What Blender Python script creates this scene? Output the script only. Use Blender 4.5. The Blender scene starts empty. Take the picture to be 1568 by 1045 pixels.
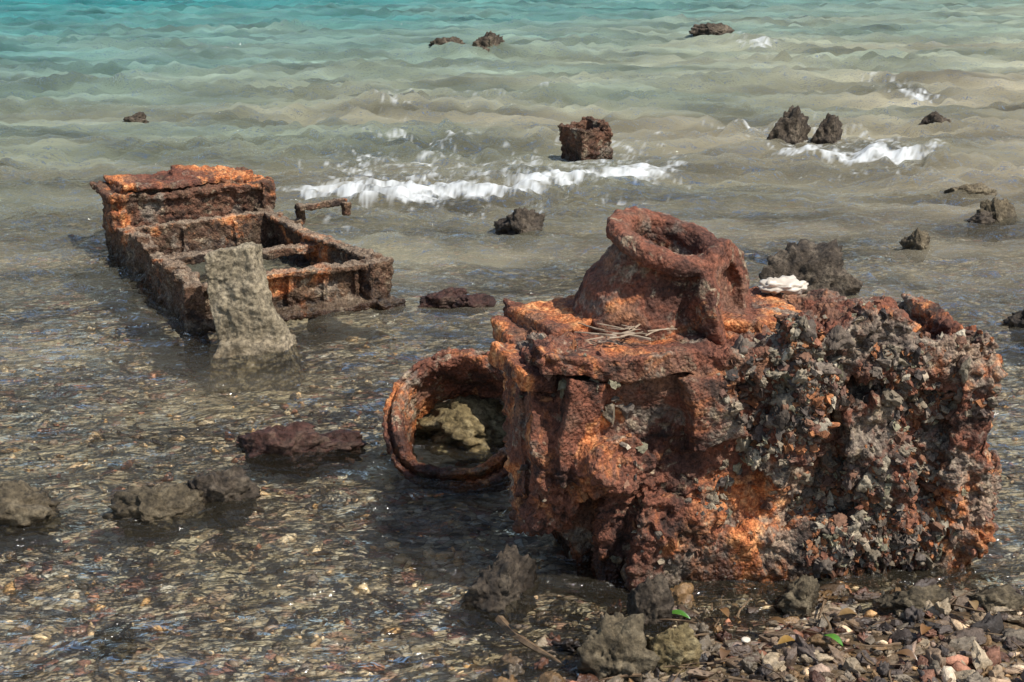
import bpy, bmesh, math, random
import numpy as np
from mathutils import Matrix, Vector, Euler
rng=np.random.default_rng(7); random.seed(7)
scene=bpy.context.scene

# ------------------------------------------------------------ noise
_perm=rng.permutation(256); _perm=np.concatenate([_perm,_perm]).astype(np.int64)
_g=rng.normal(size=(256,3)); _g/=np.linalg.norm(_g,axis=1)[:,None]; _g=_g.astype(np.float32)
def pn(p):
    p=np.asarray(p,dtype=np.float32); i=np.floor(p).astype(np.int64); f=p-i
    u=f*f*f*(f*(f*6-15)+10); i&=255
    out=np.zeros(len(p),np.float32)
    for dx in (0,1):
        wx=u[:,0] if dx else 1-u[:,0]
        a=_perm[(i[:,0]+dx)&255]
        for dy in (0,1):
            wy=u[:,1] if dy else 1-u[:,1]
            b=_perm[(a+i[:,1]+dy)&255]
            for dz in (0,1):
                wz=u[:,2] if dz else 1-u[:,2]
                g=_g[_perm[(b+i[:,2]+dz)&255]]
                d=(f[:,0]-dx)*g[:,0]+(f[:,1]-dy)*g[:,1]+(f[:,2]-dz)*g[:,2]
                out+=wx*wy*wz*d
    return out*1.6
def fbm(p,o=3,gain=.5):
    s=0;a=1
    for k in range(o):
        s=s+a*pn(p*(2.03**k)+k*17.3); a*=gain
    return s
_r3=rng.random((256,3)).astype(np.float32)
def worley(p):
    p=np.asarray(p,dtype=np.float32); i=np.floor(p).astype(np.int64); f=p-i
    best=np.full(len(p),9,np.float32)
    for dx in (-1,0,1):
        for dy in (-1,0,1):
            for dz in (-1,0,1):
                h=_perm[(_perm[(_perm[(i[:,0]+dx)&255]+i[:,1]+dy)&255]+i[:,2]+dz)&255]
                q=_r3[h]+np.array([dx,dy,dz],np.float32)-f
                best=np.minimum(best,(q*q).sum(1))
    return np.sqrt(best)
def sm(a,b,x):
    t=np.clip((x-a)/(b-a),0,1); return t*t*(3-2*t)

# ------------------------------------------------------------ mesh helpers
def mesh_arrays(name,V,F,smooth=True,col=None,attrs=None):
    V=np.asarray(V,np.float32);F=np.asarray(F,np.int32);k=F.shape[1]
    me=bpy.data.meshes.new(name)
    me.vertices.add(len(V)); me.vertices.foreach_set('co',V.ravel())
    me.loops.add(F.size); me.loops.foreach_set('vertex_index',F.ravel())
    me.polygons.add(len(F)); me.polygons.foreach_set('loop_start',np.arange(0,F.size,k,dtype=np.int32))
    me.update(calc_edges=True)
    me.polygons.foreach_set('use_smooth',np.full(len(F),smooth))
    if col is not None:
        a=me.color_attributes.new('Col','FLOAT_COLOR','POINT')
        c=np.ones((len(V),4),np.float32); c[:,:3]=col; a.data.foreach_set('color',c.ravel())
    for n,v in (attrs or {}).items():
        a=me.attributes.new(n,'FLOAT','POINT'); a.data.foreach_set('value',np.asarray(v,np.float32))
    me.update()
    return me
def obj(name,me,mat=None,parent=None,loc=None,rot=None):
    o=bpy.data.objects.new(name,me); scene.collection.objects.link(o)
    if mat and me: me.materials.clear(); me.materials.append(mat)
    if parent: o.parent=parent
    if loc: o.location=loc
    if rot: o.rotation_euler=rot
    return o
def box(bm,c,s,r=(0,0,0),taper=1.0):
    m=Matrix.Translation(c)@Euler([math.radians(a) for a in r]).to_matrix().to_4x4()@Matrix.Diagonal((s[0],s[1],s[2],1))
    v=bmesh.ops.create_cube(bm,size=1,matrix=Matrix())['verts']
    for q in v:
        if q.co.z>0: q.co.x*=taper;q.co.y*=taper
    bmesh.ops.transform(bm,matrix=m,verts=v)
def cyl(bm,c,r1,r2,h,r=(0,0,0),seg=40):
    m=Matrix.Translation(c)@Euler([math.radians(a) for a in r]).to_matrix().to_4x4()
    bmesh.ops.create_cone(bm,cap_ends=True,segments=seg,radius1=r1,radius2=r2,depth=h,matrix=m)
def revolve(bm,prof,c=(0,0,0),r=(0,0,0),seg=64):
    m=Matrix.Translation(c)@Euler([math.radians(a) for a in r]).to_matrix().to_4x4()
    rings=[]
    for i in range(seg):
        a=2*math.pi*i/seg
        rings.append([bm.verts.new(m@Vector((p[0]*math.cos(a),p[0]*math.sin(a),p[1]))) for p in prof])
    n=len(prof)
    for i in range(seg):
        A=rings[i];B=rings[(i+1)%seg]
        for j in range(n): bm.faces.new((A[j],B[j],B[(j+1)%n],A[(j+1)%n]))
def crust(name,bm,voxel,disp,mat,parent=None,loc=None,rot=None,smooth=2):
    bmesh.ops.recalc_face_normals(bm,faces=bm.faces[:])
    me=bpy.data.meshes.new('tmp'); bm.to_mesh(me); bm.free()
    o=bpy.data.objects.new('tmp',me); scene.collection.objects.link(o)
    md=o.modifiers.new('r','REMESH'); md.mode='VOXEL'; md.voxel_size=voxel
    s=o.modifiers.new('s','SMOOTH'); s.iterations=smooth; s.factor=.5
    dg=bpy.context.evaluated_depsgraph_get(); dg.update()
    m2=bpy.data.meshes.new_from_object(o.evaluated_get(dg))
    bpy.data.objects.remove(o)
    n=len(m2.vertices); co=np.empty(n*3,np.float32); no=np.empty(n*3,np.float32)
    m2.vertices.foreach_get('co',co); m2.vertex_normals.foreach_get('vector',no)
    co=co.reshape(-1,3);no=no.reshape(-1,3)
    co2=disp(co,no)
    m2.vertices.foreach_set('co',co2.astype(np.float32).ravel())
    m2.polygons.foreach_set('use_smooth',np.ones(len(m2.polygons),bool))
    m2.update(); m2.name=name
    return obj(name,m2,mat,parent,loc,rot)
def rust_disp(a1=.02,a2=.010,a3=.006,f1=5,off=0,mask=None):
    def d(co,no):
        q=co+off
        k0=1 if mask is None else mask(co)
        v=np.stack([fbm(q*f1,2),fbm(q*f1+31,2),fbm(q*f1+63,2)],1)*a1
        w=fbm(q*22,3,.6)*a2
        k=(.5-worley(q*38))*a3*(1+1.2*pn(q*7))+(.45-worley(q*80))*a3*.5+np.abs(pn(q*55))*a3*.6
        return co+v*.6+no*(w*np.minimum(k0,1)+k*k0)[:,None]
    return d
def ico(sub):
    bm=bmesh.new(); bmesh.ops.create_icosphere(bm,subdivisions=sub,radius=1)
    V=np.array([v.co[:] for v in bm.verts],np.float32);F=np.array([[v.index for v in f.verts] for f in bm.faces],np.int32)
    bm.free(); return V,F
def stone_templates(sub,n,amp=.35,seed=0,fr=1.1,cuts=4,soft=.85):
    V,F=ico(sub); T=[]
    for i in range(n):
        q=V*fr+i*7.7+seed
        d=1+amp*fbm(q,3,.55)*1.3-amp*.5*np.abs(pn(V*2.3+i*3))
        v=V*d[:,None]
        for k in range(cuts):
            nrm=rng.normal(size=3);nrm/=np.linalg.norm(nrm);h=.45+.35*rng.random()
            s=v@nrm-h; v=v-np.outer(np.maximum(s,0)*soft,nrm)
        T.append(v.astype(np.float32))
    return T,F
def rand_rot(n,tilt=1.0):
    a=rng.random(n)*2*np.pi; ca,sa=np.cos(a),np.sin(a)
    Z=np.zeros((n,3,3));Z[:,0,0]=ca;Z[:,0,1]=-sa;Z[:,1,0]=sa;Z[:,1,1]=ca;Z[:,2,2]=1
    b=(rng.random(n)-.5)*np.pi*tilt; cb,sb=np.cos(b),np.sin(b)
    X=np.zeros((n,3,3));X[:,0,0]=1;X[:,1,1]=cb;X[:,1,2]=-sb;X[:,2,1]=sb;X[:,2,2]=cb
    return X@Z
def scatter(pos,scl,T,F,R,cols):
    n=len(pos); vs=[];fs=[];cs=[];o=0
    idx=rng.integers(0,len(T),n)
    for t in range(len(T)):
        s=np.where(idx==t)[0]
        if len(s)==0: continue
        v=T[t][None]*scl[s][:,None,:]
        v=np.einsum('nij,nkj->nki',R[s],v)+pos[s][:,None,:]
        nv=T[t].shape[0]
        vs.append(v.reshape(-1,3)); fs.append((F[None]+(np.arange(len(s))*nv)[:,None,None]+o).reshape(-1,3))
        cs.append(np.repeat(cols[s],nv,axis=0)); o+=len(s)*nv
    return np.concatenate(vs),np.concatenate(fs),np.concatenate(cs)

# ------------------------------------------------------------ node helpers
class NT:
    def __init__(s,name):
        s.m=bpy.data.materials.new(name); s.m.use_nodes=True; s.t=s.m.node_tree; s.t.nodes.clear()
        s.out=s.n('ShaderNodeOutputMaterial')
        s.co=s.n('ShaderNodeTexCoord').outputs['Object']
    def n(s,ty,**k):
        x=s.t.nodes.new(ty)
        for a,b in k.items(): setattr(x,a,b)
        return x
    def l(s,a,b): s.t.links.new(a,b)
    def set(s,sock,v):
        if hasattr(v,'is_output'): s.l(v,sock)
        else: sock.default_value=v
    def noise(s,sc,det=5,ro=.6,vec=None,dist=0):
        x=s.n('ShaderNodeTexNoise'); x.inputs['Scale'].default_value=sc;x.inputs['Detail'].default_value=det
        x.inputs['Roughness'].default_value=ro;x.inputs['Distortion'].default_value=dist
        s.l(vec or s.co,x.inputs['Vector']); return x.outputs['Fac']
    def voro(s,sc,out='Distance',vec=None,feature='F1'):
        x=s.n('ShaderNodeTexVoronoi',feature=feature); x.inputs['Scale'].default_value=sc
        s.l(vec or s.co,x.inputs['Vector']); return x.outputs[out]
    def ramp(s,fac,st,interp='LINEAR'):
        x=s.n('ShaderNodeValToRGB'); r=x.color_ramp; r.interpolation=interp
        while len(r.elements)<len(st): r.elements.new(.5)
        for e,(p,c) in zip(r.elements,st):
            e.position=p; e.color=tuple(c)[:3]+(1,) if hasattr(c,'__len__') else (c,c,c,1)
        s.l(fac,x.inputs['Fac']); return x.outputs['Color']
    def mix(s,f,a,b,mode='MIX'):
        x=s.n('ShaderNodeMix',data_type='RGBA',blend_type=mode)
        s.set(x.inputs[0],f)
        for k,v in ((6,a),(7,b)):
            if hasattr(v,'is_output'): s.l(v,x.inputs[k])
            else: x.inputs[k].default_value=tuple(v)+(1,) if len(v)==3 else v
        return x.outputs[2]
    def math(s,op,a,b=0,clamp=False):
        x=s.n('ShaderNodeMath',operation=op,use_clamp=clamp); s.set(x.inputs[0],a); s.set(x.inputs[1],b); return x.outputs[0]
    def attr(s,name,out='Fac'):
        x=s.n('ShaderNodeAttribute',attribute_name=name); return x.outputs[out]
    def geo(s,out,ax=2):
        g=s.n('ShaderNodeNewGeometry'); x=s.n('ShaderNodeSeparateXYZ'); s.l(g.outputs[out],x.inputs[0]); return x.outputs[ax]
    def bump(s,h,st,dist,nrm=None):
        x=s.n('ShaderNodeBump'); x.inputs['Strength'].default_value=st;x.inputs['Distance'].default_value=dist
        s.l(h,x.inputs['Height'])
        if nrm: s.l(nrm,x.inputs['Normal'])
        return x.outputs['Normal']
    def bsdf(s,col,rough,nrm=None,spec=.3):
        b=s.n('ShaderNodeBsdfPrincipled'); s.set(b.inputs['Base Color'],col if hasattr(col,'is_output') else tuple(col)+(1,))
        s.set(b.inputs['Roughness'],rough); b.inputs['Specular IOR Level'].default_value=spec
        if nrm: s.l(nrm,b.inputs['Normal'])
        return b.outputs[0]
    def done(s,sh): s.l(sh,s.out.inputs['Surface']); return s.m
def wet(t,col,rough,z0=.02,z1=.12,dk=.45):
    n=t.noise(6,2); z=t.math('ADD',t.geo('Position'),t.math('MULTIPLY',t.math('SUBTRACT',n,.5),.12))
    x=t.n('ShaderNodeMapRange'); x.inputs[1].default_value=z0;x.inputs[2].default_value=z1; t.l(z,x.inputs[0])
    f=x.outputs[0]
    c=t.mix(f,t.mix(1.0,col,(dk,dk*.95,dk*.9),'MULTIPLY'),col)
    r=t.math('ADD',t.math('MULTIPLY',f,rough-.3),.3)
    return c,r

def rust_mat(name,orange=.5,grey=.4,tan=.3,dark=.5,up=0,bd=.010,olive=0,right_grey=0):
    t=NT(name)
    c=t.ramp(t.noise(5,6,.65,dist=.4),[(.30,(.035,.022,.018)),(.42,(.10,.044,.030)),(.50,(.21,.078,.045)),(.57,(.155,.08,.053)),(.70,(.36,.16,.08))])
    o=t.ramp(t.noise(3.2,6,.66,dist=.6),[(.60-.16*orange,0),(.68-.16*orange,1)])
    f30=t.noise(30,4,.6)
    oc=t.ramp(f30,[(.3,(.27,.07,.026)),(.5,(.56,.19,.065)),(.7,(.76,.38,.16))])
    if olive: c=t.mix(olive,c,t.ramp(f30,[(.3,(.034,.024,.015)),(.7,(.15,.105,.062))]))
    c=t.mix(o,c,oc)
    gn=t.noise(6,5,.66)
    if right_grey:   # growth is heavier toward one end of the casting
        sx_=t.n('ShaderNodeSeparateXYZ'); t.l(t.co,sx_.inputs[0])
        m=t.n('ShaderNodeMapRange'); m.inputs[1].default_value=.1;m.inputs[2].default_value=.75;m.inputs[3].default_value=-right_grey*.5;m.inputs[4].default_value=right_grey; t.l(sx_.outputs[0],m.inputs[0])
        gn=t.math('ADD',gn,m.outputs[0])
    g=t.ramp(gn,[(.62-.2*grey,0),(.70-.2*grey,1)])
    gc=t.ramp(t.noise(45,4,.7),[(.3,(.07,.058,.048)),(.5,(.21,.17,.13)),(.7,(.40,.335,.245))])
    c=t.mix(t.math('MULTIPLY',g,.85),c,gc)
    tn=t.ramp(t.noise(13,6,.72,dist=.3),[(.64-.2*tan,0),(.71-.2*tan,.85)])
    c=t.mix(tn,c,t.ramp(f30,[(.3,(.18,.125,.075)),(.7,(.46,.36,.24))]))
    dk=t.ramp(t.noise(9,5,.7,dist=.5),[(.36,1),(.46,0)])
    c=t.mix(t.math('MULTIPLY',dk,dark),c,(.026,.019,.016))
    if up:
        u=t.math('ADD',t.geo('Normal'),t.math('MULTIPLY',t.math('SUBTRACT',t.noise(8,4),.5),1.6))
        m=t.n('ShaderNodeMapRange'); m.inputs[1].default_value=.45; m.inputs[2].default_value=.85; m.inputs[4].default_value=up; t.l(u,m.inputs[0])
        c=t.mix(m.outputs[0],c,t.ramp(f30,[(.3,(.15,.105,.07)),(.7,(.38,.29,.20))]))
    fine=t.noise(120,3,.7)
    c=t.mix(1.0,c,t.ramp(fine,[(.35,.55),(.65,1.4)]),'MULTIPLY')
    c,r=wet(t,c,.88,dk=.38)
    h=t.math('ADD',t.noise(70,4,.7),t.math('MULTIPLY',t.voro(110),-.6))
    return t.done(t.bsdf(c,r,t.bump(h,.9,bd),.25))
M_rust=rust_mat('rust',.58,.42,.34,.85,right_grey=.06)
M_rust_top=rust_mat('rust_orange',1.0,.2,.2,.3)
M_frame=rust_mat('rust_crusted',.20,.15,.28,.9,.6,.008,.7)
M_ring=rust_mat('rust_ring',.45,.4,.4,.65,0,.007)

def colored_mat(name,rough=.85,bump=.6,dk=.45,z1=.07):
    t=NT(name); c=t.attr('Col','Color')
    c=t.mix(1.0,c,t.ramp(t.noise(90,4,.7),[(.3,.5),(.7,1.5)]),'MULTIPLY')
    c,r=wet(t,c,rough,.0,z1,dk)
    return t.done(t.bsdf(c,r,t.bump(t.noise(140,3,.7),bump,.006),.4))
M_col=colored_mat('barnacle_crust')
M_peb=colored_mat('pebble_stone',dk=.42,z1=.10)
M_und=colored_mat('seabed_stone_mat',dk=1.0)

def rock_mat(name,pal,sc=6,dk=.5):
    t=NT(name)
    c=t.ramp(t.noise(sc,7,.7,dist=.3),[(.3,pal[0]),(.5,pal[1]),(.68,pal[2])])
    c=t.mix(1.0,c,t.ramp(t.noise(55,4,.75),[(.35,.4),(.65,1.5)]),'MULTIPLY')
    p=t.ramp(t.voro(60),[(.05,.35),(.3,1)])
    c=t.mix(.7,c,p,'MULTIPLY')
    c,r=wet(t,c,.9,.0,.09,dk)
    h=t.math('ADD',t.noise(45,6,.75),t.math('MULTIPLY',t.voro(50),.5))
    return t.done(t.bsdf(c,r,t.bump(h,1.0,.012),.3))
M_rock=rock_mat('rock_brown',[(.045,.036,.022),(.14,.108,.065),(.29,.235,.15)],9)
M_rockd=rock_mat('rock_dark',[(.03,.024,.018),(.08,.06,.042),(.19,.15,.105)],9)
M_rockr=rock_mat('rock_reddish',[(.03,.02,.016),(.09,.04,.03),(.15,.10,.07)],9)
M_rocka=rock_mat('rock_algae',[(.08,.055,.025),(.20,.15,.07),(.36,.29,.16)],14,.8)
M_slab=rock_mat('concrete_slab',[(.17,.135,.085),(.28,.225,.145),(.40,.325,.22)],9,.7)

# ------------------------------------------------------------ seabed
def zbed(x,y):
    p=np.stack([x,y,x*0],1).astype(np.float32)
    d=-.05-.028*np.maximum(y-2.4,0)-.004*np.maximum(y-7,0)**1.3
    d=np.maximum(d,-3.5)
    d=d+.10*np.maximum(2.1-y,0)
    q=1-((x-1.0)/1.12)**2-((y-2.3)/.98)**2
    d=d+.085*sm(-.45,.75,q)+.03*sm(.4,1,q)
    d=d+fbm(p*1.3,3)*.022+fbm(p*6,2)*.010
    return d
def fan(y,nx,smax):
    ny=len(y)
    s=np.linspace(-1,1,nx); s=(s*.62+.38*s**5)*smax
    Y=np.repeat(y,nx); X=(s[None]*(y[:,None]+.3)).ravel()
    i=(np.arange(ny-1)[:,None]*nx+np.arange(nx-1)[None]).ravel()
    return X,Y,np.stack([i,i+1,i+nx+1,i+nx],1)
X,Y,F=fan(np.exp(np.linspace(math.log(.6),math.log(400),420)),420,1.3)
t=NT('seabed_pebbles')
sx=t.n('ShaderNodeSeparateColor'); t.l(t.voro(38,'Color'),sx.inputs[0])
pal=[(.0,(.16,.12,.09)),(.15,(.36,.27,.18)),(.35,(.52,.41,.28)),(.5,(.32,.16,.12)),(.62,(.60,.50,.38)),(.8,(.27,.24,.21)),(.92,(.74,.68,.58))]
c=t.ramp(sx.outputs[0],pal,'CONSTANT')
sy=t.n('ShaderNodeSeparateColor'); t.l(t.voro(17,'Color'),sy.inputs[0])
cb=t.ramp(sy.outputs[1],[(.0,(.22,.16,.11)),(.3,(.50,.38,.25)),(.55,(.38,.18,.13)),(.7,(.62,.52,.37)),(.9,(.18,.155,.13))],'CONSTANT')
c=t.mix(t.ramp(t.noise(7,3),[(.45,0),(.55,1)]),c,cb)
gap=t.ramp(t.voro(38,feature='DISTANCE_TO_EDGE'),[(.0,.3),(.12,1)])
c=t.mix(.8,c,gap,'MULTIPLY')
c=t.mix(t.ramp(t.noise(1.6,5,.6),[(.45,0),(.62,.75)]),c,t.ramp(t.noise(14,5,.7),[(.3,(.26,.19,.11)),(.7,(.64,.53,.35))]))
# exposed bed is damp dark sand
zz=t.n('ShaderNodeMapRange'); zz.inputs[1].default_value=-.01; zz.inputs[2].default_value=.02; t.l(t.geo('Position'),zz.inputs[0])
c=t.mix(zz.outputs[0],c,t.mix(1.0,c,(.34,.29,.24),'MULTIPLY'))
M_bed=t.done(t.bsdf(c,.4,t.bump(t.math('ADD',t.voro(38),t.noise(60,3)),.8,-.012),.35))
obj('seabed',mesh_arrays('seabed',np.stack([X,Y,zbed(X,Y)],1),F),M_bed)

# ------------------------------------------------------------ water
foamlines=[ # polyline, depth toward shore, strength, crest height
 ([(-1.32,7.95),(-.75,7.85),(-.35,8.0),(-.1,7.98),(.35,8.35),(.75,8.55),(1.15,8.85)],.32,1.02,.05),
 ([(1.62,9.45),(1.9,9.2),(2.3,9.15),(2.6,9.2),(2.88,9.5)],.30,.97,.05),
 ([(2.5,16.8),(2.8,16.5),(3.1,16.8)],.6,.95,.08),
 ([(3.15,12.5),(3.4,12.2),(3.75,12.4)],.36,.85,.05),
 ([(-1.2,11.7),(-.95,11.5),(-.75,11.6)],.26,.8,.06),
 ([(-.75,12.4),(-.0,12.2),(.5,12.5)],.15,.50,.09),
 ([(-1.3,16),(-.4,15.6),(.4,16)],.2,.0,.12),
 ([(-4.5,13),(-3,12.6),(-1.8,13.1)],.2,.0,.08),
 ([(1.5,13),(3.0,13.6),(4.4,13.2)],.2,.0,.09),
 ([(-1.25,9.3),(-.7,9.2),(-.2,9.5)],.30,.58,.01),
 ([(-1.15,10.2),(-.6,9.9),(-.1,10.2)],.30,.58,.01),
 ([(1.4,10.9),(1.9,10.5),(2.4,10.6)],.25,.56,.03),
]
def wave(X,Y):
    P=lambda a,b,c,z=0: np.stack([X*a,Y*b,np.full_like(X,z)+c],1).astype(np.float32)
    far=sm(3.5,10,Y)
    wx=pn(P(.5,.5,3))*.6
    Y2=Y+wx
    Q=lambda a,b,c,k=.25: np.stack([X*a+Y*k*a,Y2*b-X*k*.6*b,np.full_like(X,c)],1).astype(np.float32)
    att=1/(1+(Y/60)**2)
    a=1-np.abs(pn(Q(.35,1.0,5)))*2; b=1-np.abs(pn(Q(.9,2.6,9,.1)))*2; c=1-np.abs(pn(Q(2.0,5.5,13,-.15)))*2
    patch=.55+1.0*np.clip(fbm(P(.45,.8,70),2)+.35,0,1.3)
    h=far*(.050*a+.050*b)+(.008+.026*far)*c*patch
    h=h+patch*(pn(Q(4.5,9,20,.3))*(.013+.036*far)+pn(Q(6,8,61,-.5))*(.004+.014*far)+pn(Q(11,18,27,-.3))*(.0070+.014*far*(1-sm(9,16,Y)))+pn(Q(23,34,31,.3))*.0028*(1-far))
    h=h+sm(10,40,Y)*.14*pn(Q(.15,.6,40))+sm(11,20,Y)*.06*pn(Q(1.5,4,44,.1))
    return h*att
ys=[1.1]
while ys[-1]<420:
    y=ys[-1]
    r=.0050 if y<7.3 else .0027 if y<10.6 else .0045 if y<20 else .007 if y<40 else .03
    ys.append(y*(1+r))
X,Y,F=fan(np.array(ys),1050,1.25)
H=wave(X,Y)-.04*sm(3.5,10,Y)
foam=np.zeros_like(X)
for line,dep,st,hh in foamlines:
    L=np.array(line)
    m=(X>L[0,0]-.8)&(X<L[-1,0]+.8)&(np.abs(Y-L[:,1].mean())<3)
    x=X[m];y=Y[m]
    p=np.stack([x*2.5,y*0,x*0],1)
    yl=np.interp(x,L[:,0],L[:,1])+pn(p*1.0)*.12+pn(p*3)*.06
    e=sm(L[0,0]-.15,L[0,0]+.35,x)*(1-sm(L[-1,0]-.35,L[-1,0]+.15,x))
    e=e*(.90+.22*pn(p*2+9))
    e2=sm(L[0,0]-.8,L[0,0]+.2,x)*(1-sm(L[-1,0]-.2,L[-1,0]+.8,x))
    d=y-yl
    prof=np.where(d<0,np.exp(-(d/(dep*.6))**2),np.exp(-(d/(dep*1.8))**2))
    H[m]+=prof*hh*e2
    f=np.where(d<0,1-sm(dep*.25,dep*.95,-d),1-sm(.0,dep*.7,d))*e*st
    foam[m]=np.maximum(foam[m],f)
    if st>.65:
        tr=(1-sm(.2,1.9*dep/.3,np.abs(d-.5*dep/.3)))*e*.46*st
        foam[m]=np.maximum(foam[m],tr)
Pn=np.stack([X*9,Y*9,X*0],1)
mm=foam>.02
fn_=np.zeros_like(X); fn_[mm]=fbm(Pn[mm]*1.2,4,.65)*.36+.5
fine=np.zeros_like(X); fine[mm]=fbm(Pn[mm]*4.5,2,.6)*.2
H+=np.clip(foam-.5,0,1)*(fn_-.5)*.06
foamv=np.clip((foam*1.05+(fn_-.5)*1.2+fine*1.4-.50)*1.7,0,.95)*mm
P=np.stack([X*.8,Y*1.6,X*0],1)
murk=np.clip(.04+.50*sm(4.2,10,Y)+.42*sm(8,16,Y)+fbm(P,3)*.32*sm(3.2,7,Y),0,1)
k=(Y-.9*X+fbm(np.stack([X*.25,Y*.5,X*0],1),3)*4-5)/25
xs=[0,.16,.34,.60,.85,1.1]
bcs=np.array([(.34,.29,.195),(.30,.275,.185),(.23,.255,.18),(.145,.225,.18),(.075,.215,.19),(.035,.20,.19)])
bc=np.stack([np.interp(k,xs,bcs[:,i]) for i in range(3)],1)
bc*=(1+.55*fbm(np.stack([X*.7,Y*2.2,X*0+3],1),3))[:,None]
bc=np.clip(bc,0.01,1)
me=mesh_arrays('water',np.stack([X,Y,H],1),F,col=bc,attrs={'foam':foamv,'murk':murk,'chop':(.5+.6*sm(4,11,Y))*(.7+.8*np.clip(fbm(np.stack([X*.9,Y*1.1,X*0+8],1),2)+.4,0,1.3))})
t=NT('sea_water')
mp=t.n('ShaderNodeMapping'); t.l(t.co,mp.inputs[0]); mp.inputs['Scale'].default_value=(1,2.0,1); mp.inputs['Rotation'].default_value=(0,0,.10)
nb=t.noise(9,3,.6,mp.outputs[0],1.0)
nb0=t.noise(2.2,3,.6,mp.outputs[0],1.2)
hh=t.math('ADD',t.math('MULTIPLY',nb,.17),t.math('MULTIPLY',nb0,.6))
hh=t.math('MULTIPLY',hh,t.attr('chop'))
nr=t.bump(hh,1.0,1.0)
bc=t.attr('Col','Color')
upv=t.n('ShaderNodeCombineXYZ'); upv.inputs[2].default_value=1.0   # light scattered back from inside the water does not follow the wave slope
di=t.n('ShaderNodeBsdfDiffuse'); t.l(bc,di.inputs[0]); t.l(upv.outputs[0],di.inputs['Normal'])
tr=t.n('ShaderNodeBsdfTransparent'); tr.inputs[0].default_value=(.95,.97,.93,1)
ms=t.n('ShaderNodeMixShader'); t.l(t.attr('murk'),ms.inputs[0]); t.l(tr.outputs[0],ms.inputs[1]); t.l(di.outputs[0],ms.inputs[2])
gl=t.n('ShaderNodeBsdfGlossy'); gl.inputs['Roughness'].default_value=.06; t.l(nr,gl.inputs['Normal'])
fr=t.n('ShaderNodeFresnel'); fr.inputs[0].default_value=1.4; t.l(nr,fr.inputs['Normal'])
m2=t.n('ShaderNodeMixShader'); t.l(fr.outputs[0],m2.inputs[0]); t.l(ms.outputs[0],m2.inputs[1]); t.l(gl.outputs[0],m2.inputs[2])
fo=t.n('ShaderNodeBsdfDiffuse'); fo.inputs[0].default_value=(.60,.61,.59,1)
m3=t.n('ShaderNodeMixShader'); t.l(t.attr('foam'),m3.inputs[0]); t.l(m2.outputs[0],m3.inputs[1]); t.l(fo.outputs[0],m3.inputs[2])
obj('water',me,t.done(m3.outputs[0]))

# ------------------------------------------------------------ engine block
eng=obj('rusted_engine_block',None,loc=(.137,3.146,0),rot=(0,0,math.radians(8.5)))
bm=bmesh.new()
box(bm,(.55,.25,.10),(.92,.42,.42)); box(bm,(.10,.29,.06),(.14,.32,.30),(0,-14,0))
box(bm,(.53,.26,.38),(1.00,.46,.30))
box(bm,(.38,.25,.565),(.90,.50,.05))               # head deck
box(bm,(-.05,.24,.55),(.12,.30,.045),(0,-8,8))      # end flange
cyl(bm,(-.02,.25,.32),.24,.24,.12,(0,90,0))        # end housing
cyl(bm,(-.055,.25,.32),.15,.13,.08,(0,90,0))
box(bm,(.02,.06,.40),(.10,.12,.26),(0,0,12))
cyl(bm,(.10,-.0,.33),.085,.07,.12,(78,0,20))        # boss on front
box(bm,(.67,.04,.575),(.30,.14,.13),(0,2,0),.92)     # raised crusted casting
box(bm,(.56,.04,.63),(.07,.12,.06)); box(bm,(.77,.04,.63),(.08,.12,.05),(0,8,0))
box(bm,(.93,.02,.53),(.24,.045,.13)); box(bm,(1.035,.24,.48),(.045,.46,.22))
box(bm,(1.00,.02,.30),(.09,.10,.5)); box(bm,(.93,.48,.50),(.24,.05,.12))
cyl(bm,(1.02,.06,.14),.085,.085,.20,(0,0,0))
box(bm,(.55,.0,.42),(.10,.06,.30),(0,25,0)); box(bm,(.35,.0,.45),(.12,.07,.18),(0,-15,0))
box(bm,(.76,.0,.30),(.14,.06,.3),(0,-12,0)); box(bm,(.27,.01,.16),(.22,.08,.12),(0,15,0))
box(bm,(.38,.06,.03),(.45,.16,.2)); box(bm,(.80,.06,.05),(.44,.16,.2))
cm=lambda co: (.30+.55*sm(-.1,.25,pn(co*3.1+4)))*(1-sm(.3,.6,co[:,0]))+sm(.3,.6,co[:,0])*np.where(co[:,1]<.15,1.35,.7)*(.55+.45*sm(-.3,.1,pn(co*3.1+4)))
blk=crust('engine_casting',bm,.005,rust_disp(.042,.020,.019,4.5,mask=cm),M_rust,eng)
# filler / pump housing on top
bm=bmesh.new()
revolve(bm,[(.172,-.26),(.170,-.16),(.150,-.13),(.122,-.040),(.130,-.032),(.154,-.026),(.160,-.004),(.152,.014),(.125,.020),(.102,.012),(.094,-.01),(.092,-.20),(.092,-.26)],(.300,.29,.80),(12,15,0),96)
cyl(bm,(.325,.30,.56),.16,.15,.08,(4,4,0))
revolve(bm,[(.090,-.015),(.142,-.018),(.146,0),(.142,.018),(.090,.015)],(.435,.225,.665),(8,80,-28))
cyl(bm,(.395,.26,.66),.10,.122,.07,(8,80,-28))
box(bm,(.17,.28,.61),(.12,.18,.08),(0,-30,0))
M_hs=rust_mat('rust_housing',.55,.25,.4,.55,0,.006)
crust('pump_housing',bm,.0042,rust_disp(.010,.004,.0045,6,5),M_hs,eng)
bm=bmesh.new(); box(bm,(.53,.32,.60),(.24,.32,.03),(0,3,0)); box(bm,(.05,.34,.595),(.22,.22,.04),(0,-4,20)); box(bm,(-.09,.13,.535),(.10,.18,.045),(10,12,20))
crust('deck_plate',bm,.0055,rust_disp(.016,.006,.004,6,9),M_rust_top,eng)

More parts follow.
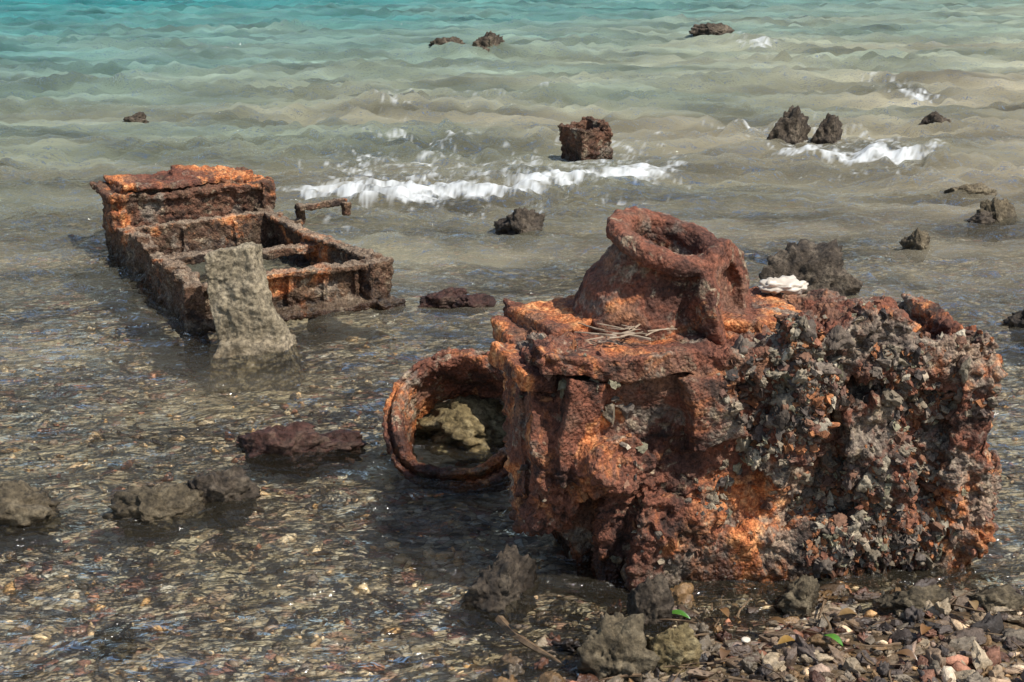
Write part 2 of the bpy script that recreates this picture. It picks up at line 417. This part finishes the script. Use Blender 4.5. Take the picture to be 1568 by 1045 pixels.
def encrust(target,n,smin,smax,dens,name,parent,pal,pw=2.5,sub=2,smooth=False,amp=.75,fr=2.0,sink=-.1):
    me=target.data; nv=len(me.vertices); co=np.empty(nv*3,np.float32); no=np.empty(nv*3,np.float32)
    me.vertices.foreach_get('co',co);me.vertex_normals.foreach_get('vector',no); co=co.reshape(-1,3);no=no.reshape(-1,3)
    w=dens(co,no).clip(0); idx=rng.choice(nv,n,p=w/w.sum())
    T,F=stone_templates(sub,12,amp,3,fr,6,.9)
    r=smin+(smax-smin)*rng.random(n)**pw
    scl=np.stack([r*(.5+.9*rng.random(n)),r*(.5+.9*rng.random(n)),r*(.5+1.1*rng.random(n))],1)
    pos=co[idx]-no[idx]*(r*sink)[:,None]
    cols=np.array(pal)[rng.integers(0,len(pal),n)]*(.6+.7*rng.random((n,1)))
    V,F,C=scatter(pos,scl,T,F,rand_rot(n,2),cols)
    return obj(name,mesh_arrays(name,V,F,smooth=smooth,col=C),M_col,parent)
pal_c=[(.28,.22,.15),(.20,.155,.115),(.12,.095,.075),(.07,.055,.045),(.38,.32,.23),(.20,.10,.06),(.36,.15,.06),(.15,.08,.055),(.25,.22,.14),(.10,.07,.055),(.30,.12,.05),(.22,.09,.05)]
def dens(co,no):
    f=(no[:,1]<-.1)|(no[:,2]>.4)
    x,y,z=co.T
    d=.07+1.2*sm(.30,.60,x)*(y<.12)+1.0*sm(.3,.05,z)*(x>.2)+1.2*((x>.5)&(x<.85)&(z>.45)&(y<.12))
    return d*f*(.03+np.clip(pn(co*5)+.15,0,1)*2.4)*(y<.2)
encrust(blk,5200,.004,.016,dens,'barnacles',eng,pal_c)
encrust(blk,420,.010,.026,dens,'coral_lumps',eng,[(.22,.175,.12),(.15,.115,.085),(.10,.075,.055),(.30,.245,.17),(.19,.10,.06)],1.5,4,True,.45,1.6,.25)

# ------------------------------------------------------------ ring
bm=bmesh.new()
revolve(bm,[(.174,-.20),(.206,-.20),(.206,-.050),(.230,-.046),(.238,-.006),(.222,.0),(.216,-.016),(.209,-.014),(.208,.018),(.190,.024),(.176,.002)],seg=96)
ring=crust('rusted_flywheel_ring',bm,.0038,rust_disp(.020,.007,.0055,5,3),M_ring,None,(-.155,4.02,.135),Euler((math.radians(42),0,math.radians(-8))),1)

# ------------------------------------------------------------ chassis frame
fr=obj('rusted_truck_frame',None,loc=(-.545,5.74,-.025),rot=(0,0,math.atan2(.87,-.49)))
def chan(bm,a,b,z0,z1,t=.02,fl=.05,side=1):
    a=Vector(a);b=Vector(b);d=b-a;L=d.length;ang=math.degrees(math.atan2(d.y,d.x));m=(a+b)/2
    nrm=Vector((-d.y,d.x)).normalized()*side
    box(bm,(m.x,m.y,(z0+z1)/2),(L,t,z1-z0),(0,0,ang))
    for z in (z0+.012,z1-.010): box(bm,(m.x+nrm.x*fl/2,m.y+nrm.y*fl/2,z),(L,fl,.02),(0,0,ang))
bm=bmesh.new()
chan(bm,(-.02,.0),(1.50,.07),.03,.225,side=1)
chan(bm,(.02,.80),(1.50,.75),-.04,.215,side=-1)
box(bm,(0.0,.02,.12),(.09,.10,.20),(0,0,10)); box(bm,(-.03,-.01,.03),(.14,.12,.045),(0,0,5))
box(bm,(-.01,.80,.06),(.05,.08,.34))
chan(bm,(.03,.02),(.03,.78),.04,.215,side=1)
box(bm,(-.02,.40,.045),(.09,.72,.025))
for yy_ in (.1,.25,.4,.55): box(bm,(.01,yy_,.12),(.02,.02,.17))
chan(bm,(.64,.02),(.68,.78),.14,.18,t=.04,side=1)
chan(bm,(1.10,.04),(1.10,.77),.04,.225,side=-1)
for yy_ in (.25,.5): box(bm,(1.085,yy_,.12),(.03,.02,.17))
box(bm,(.12,.25,-.02),(.06,.06,.12)) 
for i in range(30):
    q=random.random()*1.4; s_=random.choice((0,1))
    box(bm,(q,(.02+.03*q) if s_ else .79-.03*q,random.choice((.225,.215,.06))),(random.uniform(.03,.09),random.uniform(.03,.07),random.uniform(.015,.035)),(random.uniform(-15,15),random.uniform(-15,15),random.uniform(0,90)))
f1=crust('rails',bm,.0055,rust_disp(.028,.010,.007,3.5,7),M_frame,fr,smooth=1)
bm=bmesh.new()
box(bm,(1.24,.41,.27),(.025,.70,.18)); box(bm,(1.52,.41,.27),(.025,.68,.18))
box(bm,(1.38,.07,.26),(.30,.025,.2)); box(bm,(1.38,.75,.26),(.30,.025,.2))
box(bm,(1.39,.41,.345),(.36,.76,.03),(0,-2,0)); box(bm,(1.25,.77,.23),(.09,.07,.10));box(bm,(1.22,.05,.26),(.07,.06,.20))
box(bm,(1.38,.60,.365),(.22,.25,.025),(2,0,4)); box(bm,(1.4,.25,.365),(.24,.2,.03),(-2,0,-6))
M_sup=rust_mat('rust_support',.28,.3,.35,.8,0,.008,.45)
f2=crust('radiator_support',bm,.0055,rust_disp(.034,.012,.008,4,2),M_sup,fr,smooth=1)
bm=bmesh.new(); box(bm,(1.40,.42,.375),(.30,.62,.022),(1,-1,2)); box(bm,(1.30,.58,.372),(.16,.2,.025),(0,4,10)); box(bm,(1.46,.30,.385),(.14,.26,.03),(3,-4,-12))
crust('support_top',bm,.0055,rust_disp(.030,.008,.006,5,12),rust_mat('rust_support_top',.7,.3,.3,.4),fr,smooth=1)
bm=bmesh.new(); box(bm,(1.20,-.23,.22),(.035,.28,.03),(0,0,12)); box(bm,(1.22,-.12,.18),(.035,.035,.10)); box(bm,(1.19,-.35,.19),(.045,.035,.06)); box(bm,(1.21,-.04,.14),(.035,.16,.035))
crust('bracket',bm,.0055,rust_disp(.010,.007,.005,5,4),M_frame,fr)

# concrete slab leaning
bm=bmesh.new()
box(bm,(-.01,0,.12),(.20,.13,.54),(-8,-8,-8),.92); box(bm,(.075,-.03,.02),(.20,.16,.34),(-8,-22,4),.62); box(bm,(.03,-.03,-.06),(.34,.22,.2),(0,4,0),.75)
crust('leaning_concrete_post',bm,.0055,rust_disp(.034,.008,.005,4.5,12),M_slab,None,(-1.0,5.14,-.0),(0,0,0))

# square tube post
bm=bmesh.new()
for s in (-1,1):
    box(bm,(s*.105,0,.04),(.03,.24,.38)); box(bm,(0,s*.105,.03),(.24,.03,.34+.03*s))
box(bm,(-.05,-.11,.14),(.12,.03,.16),(0,6,0))
crust('rusted_square_post',bm,.006,rust_disp(.030,.014,.012,6,21),rust_mat('rust_post',.0,.45,.35,.9,0,.01,.5),None,(.49,9.35,.01),(math.radians(4),math.radians(-7),math.radians(35)))

# ------------------------------------------------------------ rocks
TR,FR=stone_templates(5,8,.38,40,.9)
def rock(name,x,y,sx,sy,sz,mat,z=None,k=None,rz=0,crag=.095):
    k=random.randrange(8) if k is None else k
    v=TR[k]; n=v/np.linalg.norm(v,axis=1)[:,None]
    v=v+n*(fbm(v*3+x,4,.6)*crag*1.5+fbm(v*11+x,2)*.07-worley(v*7+y)*crag*1.2+crag*.5)[:,None]
    v=v*np.array([sx,sy,sz])
    return obj(name,mesh_arrays(name,v,FR),mat,None,(x,y,0 if z is None else z),(0,0,rz))
rock('rock',1.90,9.8,.18,.15,.22,M_rockd,.05); rock('rock',2.18,9.85,.13,.12,.17,M_rockd,.05)
rock('rock',-.28,15.8,.21,.17,.19,M_rockd,.09); rock('rock',-.76,16.0,.20,.14,.14,M_rockd,.09)
rock('rock',2.5,18.2,.25,.2,.11,M_rockd,.09)
rock('rock',-2.84,10.7,.11,.09,.08,M_rockd,.03); rock('rock',3.17,10.6,.12,.09,.09,M_rockd,.03)
rock('rock',2.58,8.05,.14,.10,.07,M_rock,.02); rock('rock',2.54,7.33,.10,.08,.12,M_rock,.02); rock('rock',2.42,7.25,.08,.06,.06,M_rockd,.02)
rock('rock',1.97,6.75,.08,.07,.08,M_rock,.02); rock('rock',.05,7.15,.14,.12,.11,M_rockd,.01)
rock('rock',1.24,5.9,.18,.15,.15,M_rockd,.04)
rock('rock',-.30,5.78,.12,.07,.05,M_rockr,.01); rock('rock',-.16,5.72,.08,.06,.045,M_rockr,.01)
rock('rock',-.74,4.12,.14,.10,.085,M_rockr,.0); rock('rock',-.58,4.15,.13,.07,.045,M_rockr,-.01)
rock('rock',-.98,3.62,.12,.09,.075,M_rock,.0); rock('rock',-.845,3.74,.10,.08,.085,M_rockd,.005)
rock('rock',-1.35,3.62,.14,.10,.075,M_rock,.0); rock('rock',2.1,5.4,.14,.12,.13,M_rockd,.0)
rock('rock',-.03,3.14,.10,.10,.10,M_rockd,.0,k=2)
rock('rock',.22,2.76,.07,.06,.08,M_rock,.03);rock('rock',.335,2.78,.06,.05,.07,M_rocka,.04)
rock('rock',.31,2.99,.05,.04,.085,M_rockd,.04)
rock('algae_rock',-.13,4.27,.24,.20,.10,M_rocka,.015)
rock('rock',-.93,2.95,.05,.05,.035,M_rock,-.04)
rock('rock',.95,3.01,.10,.05,.05,M_rock,.03);rock('rock',1.12,3.02,.06,.05,.04,M_rock,.04);rock('rock',.68,3.05,.06,.05,.05,M_rock,.03)

# ------------------------------------------------------------ pebbles
pal_p=[(.24,.165,.105),(.32,.225,.135),(.15,.105,.075),(.40,.31,.20),(.19,.09,.055),(.10,.075,.06),(.27,.215,.15),(.30,.18,.08),(.07,.055,.045)]
def pebbles(name,n,xr,yr,smin,smax,mask,sub,flat=.55,lift=.2,mat=None,mul=1,tilt=.5,smooth=True,pw=3.5,amp=.5):
    x=rng.uniform(*xr,n);y=rng.uniform(*yr,n); k=rng.random(n)<mask(x,y); x=x[k];y=y[k];n=len(x)
    r=smin+(smax-smin)*rng.random(n)**pw
    T,F=stone_templates(sub,14,amp,90,1.4,7,.95)
    scl=np.stack([r*(.7+.9*rng.random(n)),r*(.5+.5*rng.random(n)),r*flat*(.5+.9*rng.random(n))],1)
    pos=np.stack([x,y,zbed(x,y)+r*lift],1)
    cols=np.array(pal_p)[rng.integers(0,len(pal_p),n)]*(.65+.8*rng.random((n,1)))*mul
    V,F,C=scatter(pos,scl,T,F,rand_rot(n,tilt),cols)
    return obj(name,mesh_arrays(name,V,F,col=C,smooth=smooth),mat or M_peb)
pebbles('seabed_stones',17000,(-2.6,2.6),(1.9,6.0),.006,.032,lambda x,y:.9-.12*y,1,mat=M_und,mul=2.0)
def shore(x,y):
    q=1-((x-1.0)/1.2)**2-((y-2.35)/1.05)**2
    return sm(-.20,.4,q)
pebbles('shore_rubble',12000,(-.2,2.3),(1.7,3.45),.003,.020,shore,2,.55,.3,tilt=.7,smooth=False,mul=1.0)
pebbles('shore_stones',1100,(-.1,2.2),(2.0,3.4),.012,.038,shore,4,.8,.3,tilt=.5,pw=1.8,amp=.5,mul=1.0)

# twigs
bm=bmesh.new()
def twig(p,L,r,ang,el=0,bend=.3):
    p=Vector(p); a=ang; prev=None
    for i in range(7):
        f=i/6; rr=r*(1-.6*f)
        d=Vector((math.cos(a)*math.cos(el),math.sin(a)*math.cos(el),math.sin(el)))
        s=d.cross(Vector((0,0,1))).normalized(); u=s.cross(d)
        ring=[bm.verts.new(p+(s*math.cos(k*1.2566)+u*math.sin(k*1.2566))*rr) for k in range(5)]
        if prev:
            for k in range(5): bm.faces.new((prev[k],prev[(k+1)%5],ring[(k+1)%5],ring[k]))
        prev=ring; p=p+d*(L/6); a+=random.uniform(-bend,bend)
for i in range(170):
    x=random.uniform(.25,1.6);y=random.uniform(2.2,3.1)
    z=float(zbed(np.array([x]),np.array([y]))[0])+.02
    twig((x,y,z),random.uniform(.03,.14),random.uniform(.0012,.004),random.uniform(0,6.28),random.uniform(-.1,.15))
twig((-.03,3.0,.0),.26,.012,-1.15,.0,.15)
me=bpy.data.meshes.new('driftwood_twigs'); bm.to_mesh(me); bm.free()
t=NT('driftwood'); M_tw=t.done(t.bsdf(t.ramp(t.noise(30,3),[(.3,(.06,.035,.02)),(.7,(.24,.16,.09))]),.7))
obj('driftwood_twigs',me,M_tw)
bm=bmesh.new()
for i in range(22):
    twig((.14+random.uniform(-.05,.08),.10+random.uniform(-.05,.06),.612+random.uniform(0,.010)),random.uniform(.03,.09),random.uniform(.0015,.004),random.uniform(-.8,1.2)+random.choice((0,3.14)),random.uniform(-.05,.15),.25)
me=bpy.data.meshes.new('dry_twigs'); bm.to_mesh(me); bm.free()
t=NT('dry_straw'); obj('dry_twigs',me,t.done(t.bsdf(t.ramp(t.noise(30,3),[(.3,(.16,.11,.07)),(.7,(.44,.34,.24))]),.8)),eng)
# leaves
def leaf(name,x,y,L,W,rz,col):
    z=float(zbed(np.array([x]),np.array([y]))[0])+.035
    V=[];Fc=[];n=8
    for i in range(n+1):
        f=i/n; w=W*math.sin(math.pi*f)**.8*.5; zz=.012*math.sin(f*3)
        V+= [(f*L,-w,zz+.15*w),(f*L,0,zz-.002),(f*L,w,zz+.15*w)]
    for i in range(n):
        a=i*3; Fc+=[(a,a+1,a+4,a+3),(a+1,a+2,a+5,a+4)]
    t=NT(name+'_mat'); m=t.done(t.bsdf(t.mix(t.noise(60,3),col,tuple(q*.5 for q in col)),.35,None,.5))
    obj(name,mesh_arrays(name,V,Fc),m,None,(x,y,z),(.1,.1,rz))
leaf('green_leaf',.36,3.0,.06,.02,-.3,(.08,.22,.03)); leaf('green_leaf',.69,2.82,.055,.018,-.9,(.12,.30,.04))
for lx,ly,lr,lc in [(.58,2.78,.4,(.35,.20,.05)),(.9,2.8,1.0,(.25,.12,.04)),(.5,2.95,2.0,(.22,.12,.05)),(.75,2.95,.2,(.28,.17,.07)),(.62,2.88,2.6,(.16,.09,.04)),(1.05,2.9,1.6,(.30,.19,.08)),(.82,2.72,-.5,(.20,.11,.05)),(.45,2.72,1.2,(.18,.10,.05))]:
    leaf('dead_leaf',lx,ly,.05,.024,lr,lc)
def shell(x,y,s,z):
    V,F=ico(3); v=V*np.array([1,.75,.4])*s; v[:,2]+=.1*s*np.sin(V[:,0]*14)
    t=NT('shell_white'); obj('seashell',mesh_arrays('seashell',v,F),t.done(t.bsdf((.62,.54,.43),.5)),None,(x,y,z),(.2,.1,.6))
shell(-.86,3.22,.022,-.035); shell(.40,2.77,.010,.06); shell(.52,2.83,.012,.04)

# plastic scrap on deck
V,F=ico(4); v=V*np.array([.065,.035,.018]); v=v+V*(fbm(V*2.2+5,3)*.014)[:,None]
t=NT('white_plastic'); o=obj('plastic_bag_scrap',mesh_arrays('plastic_bag_scrap',v,F),t.done(t.bsdf((.60,.52,.42),.4,None,.5)),None,(.72,3.66,.635),(0,0,.1))

# ------------------------------------------------------------ camera / light
cam=bpy.data.cameras.new('camera'); cam.lens=50; cam.sensor_width=36; cam.clip_end=2000
co_=bpy.data.objects.new('camera',cam); scene.collection.objects.link(co_)
co_.location=(0,0,1.6); co_.rotation_euler=(math.radians(73),0,0); scene.camera=co_
D=Vector((.62,-.48,1.05)).normalized()
sl=bpy.data.lights.new('sun','SUN'); sl.energy=5.0; sl.angle=math.radians(.5); sl.color=(1,.96,.89)
so=bpy.data.objects.new('sun',sl); scene.collection.objects.link(so); so.rotation_euler=D.to_track_quat('Z','Y').to_euler()
w=bpy.data.worlds.new('World'); scene.world=w; w.use_nodes=True; nt=w.node_tree
sky=nt.nodes.new('ShaderNodeTexSky'); sky.sky_type='NISHITA'; sky.sun_disc=False
sky.sun_elevation=math.asin(D.z); sky.sun_rotation=math.atan2(D.x,D.y); sky.dust_density=1.0; sky.air_density=1.1; sky.ozone_density=1.2
nt.links.new(sky.outputs[0],nt.nodes['Background'].inputs[0]); nt.nodes['Background'].inputs[1].default_value=.145
scene.view_settings.view_transform='Standard'; scene.view_settings.look='None'; scene.view_settings.exposure=0
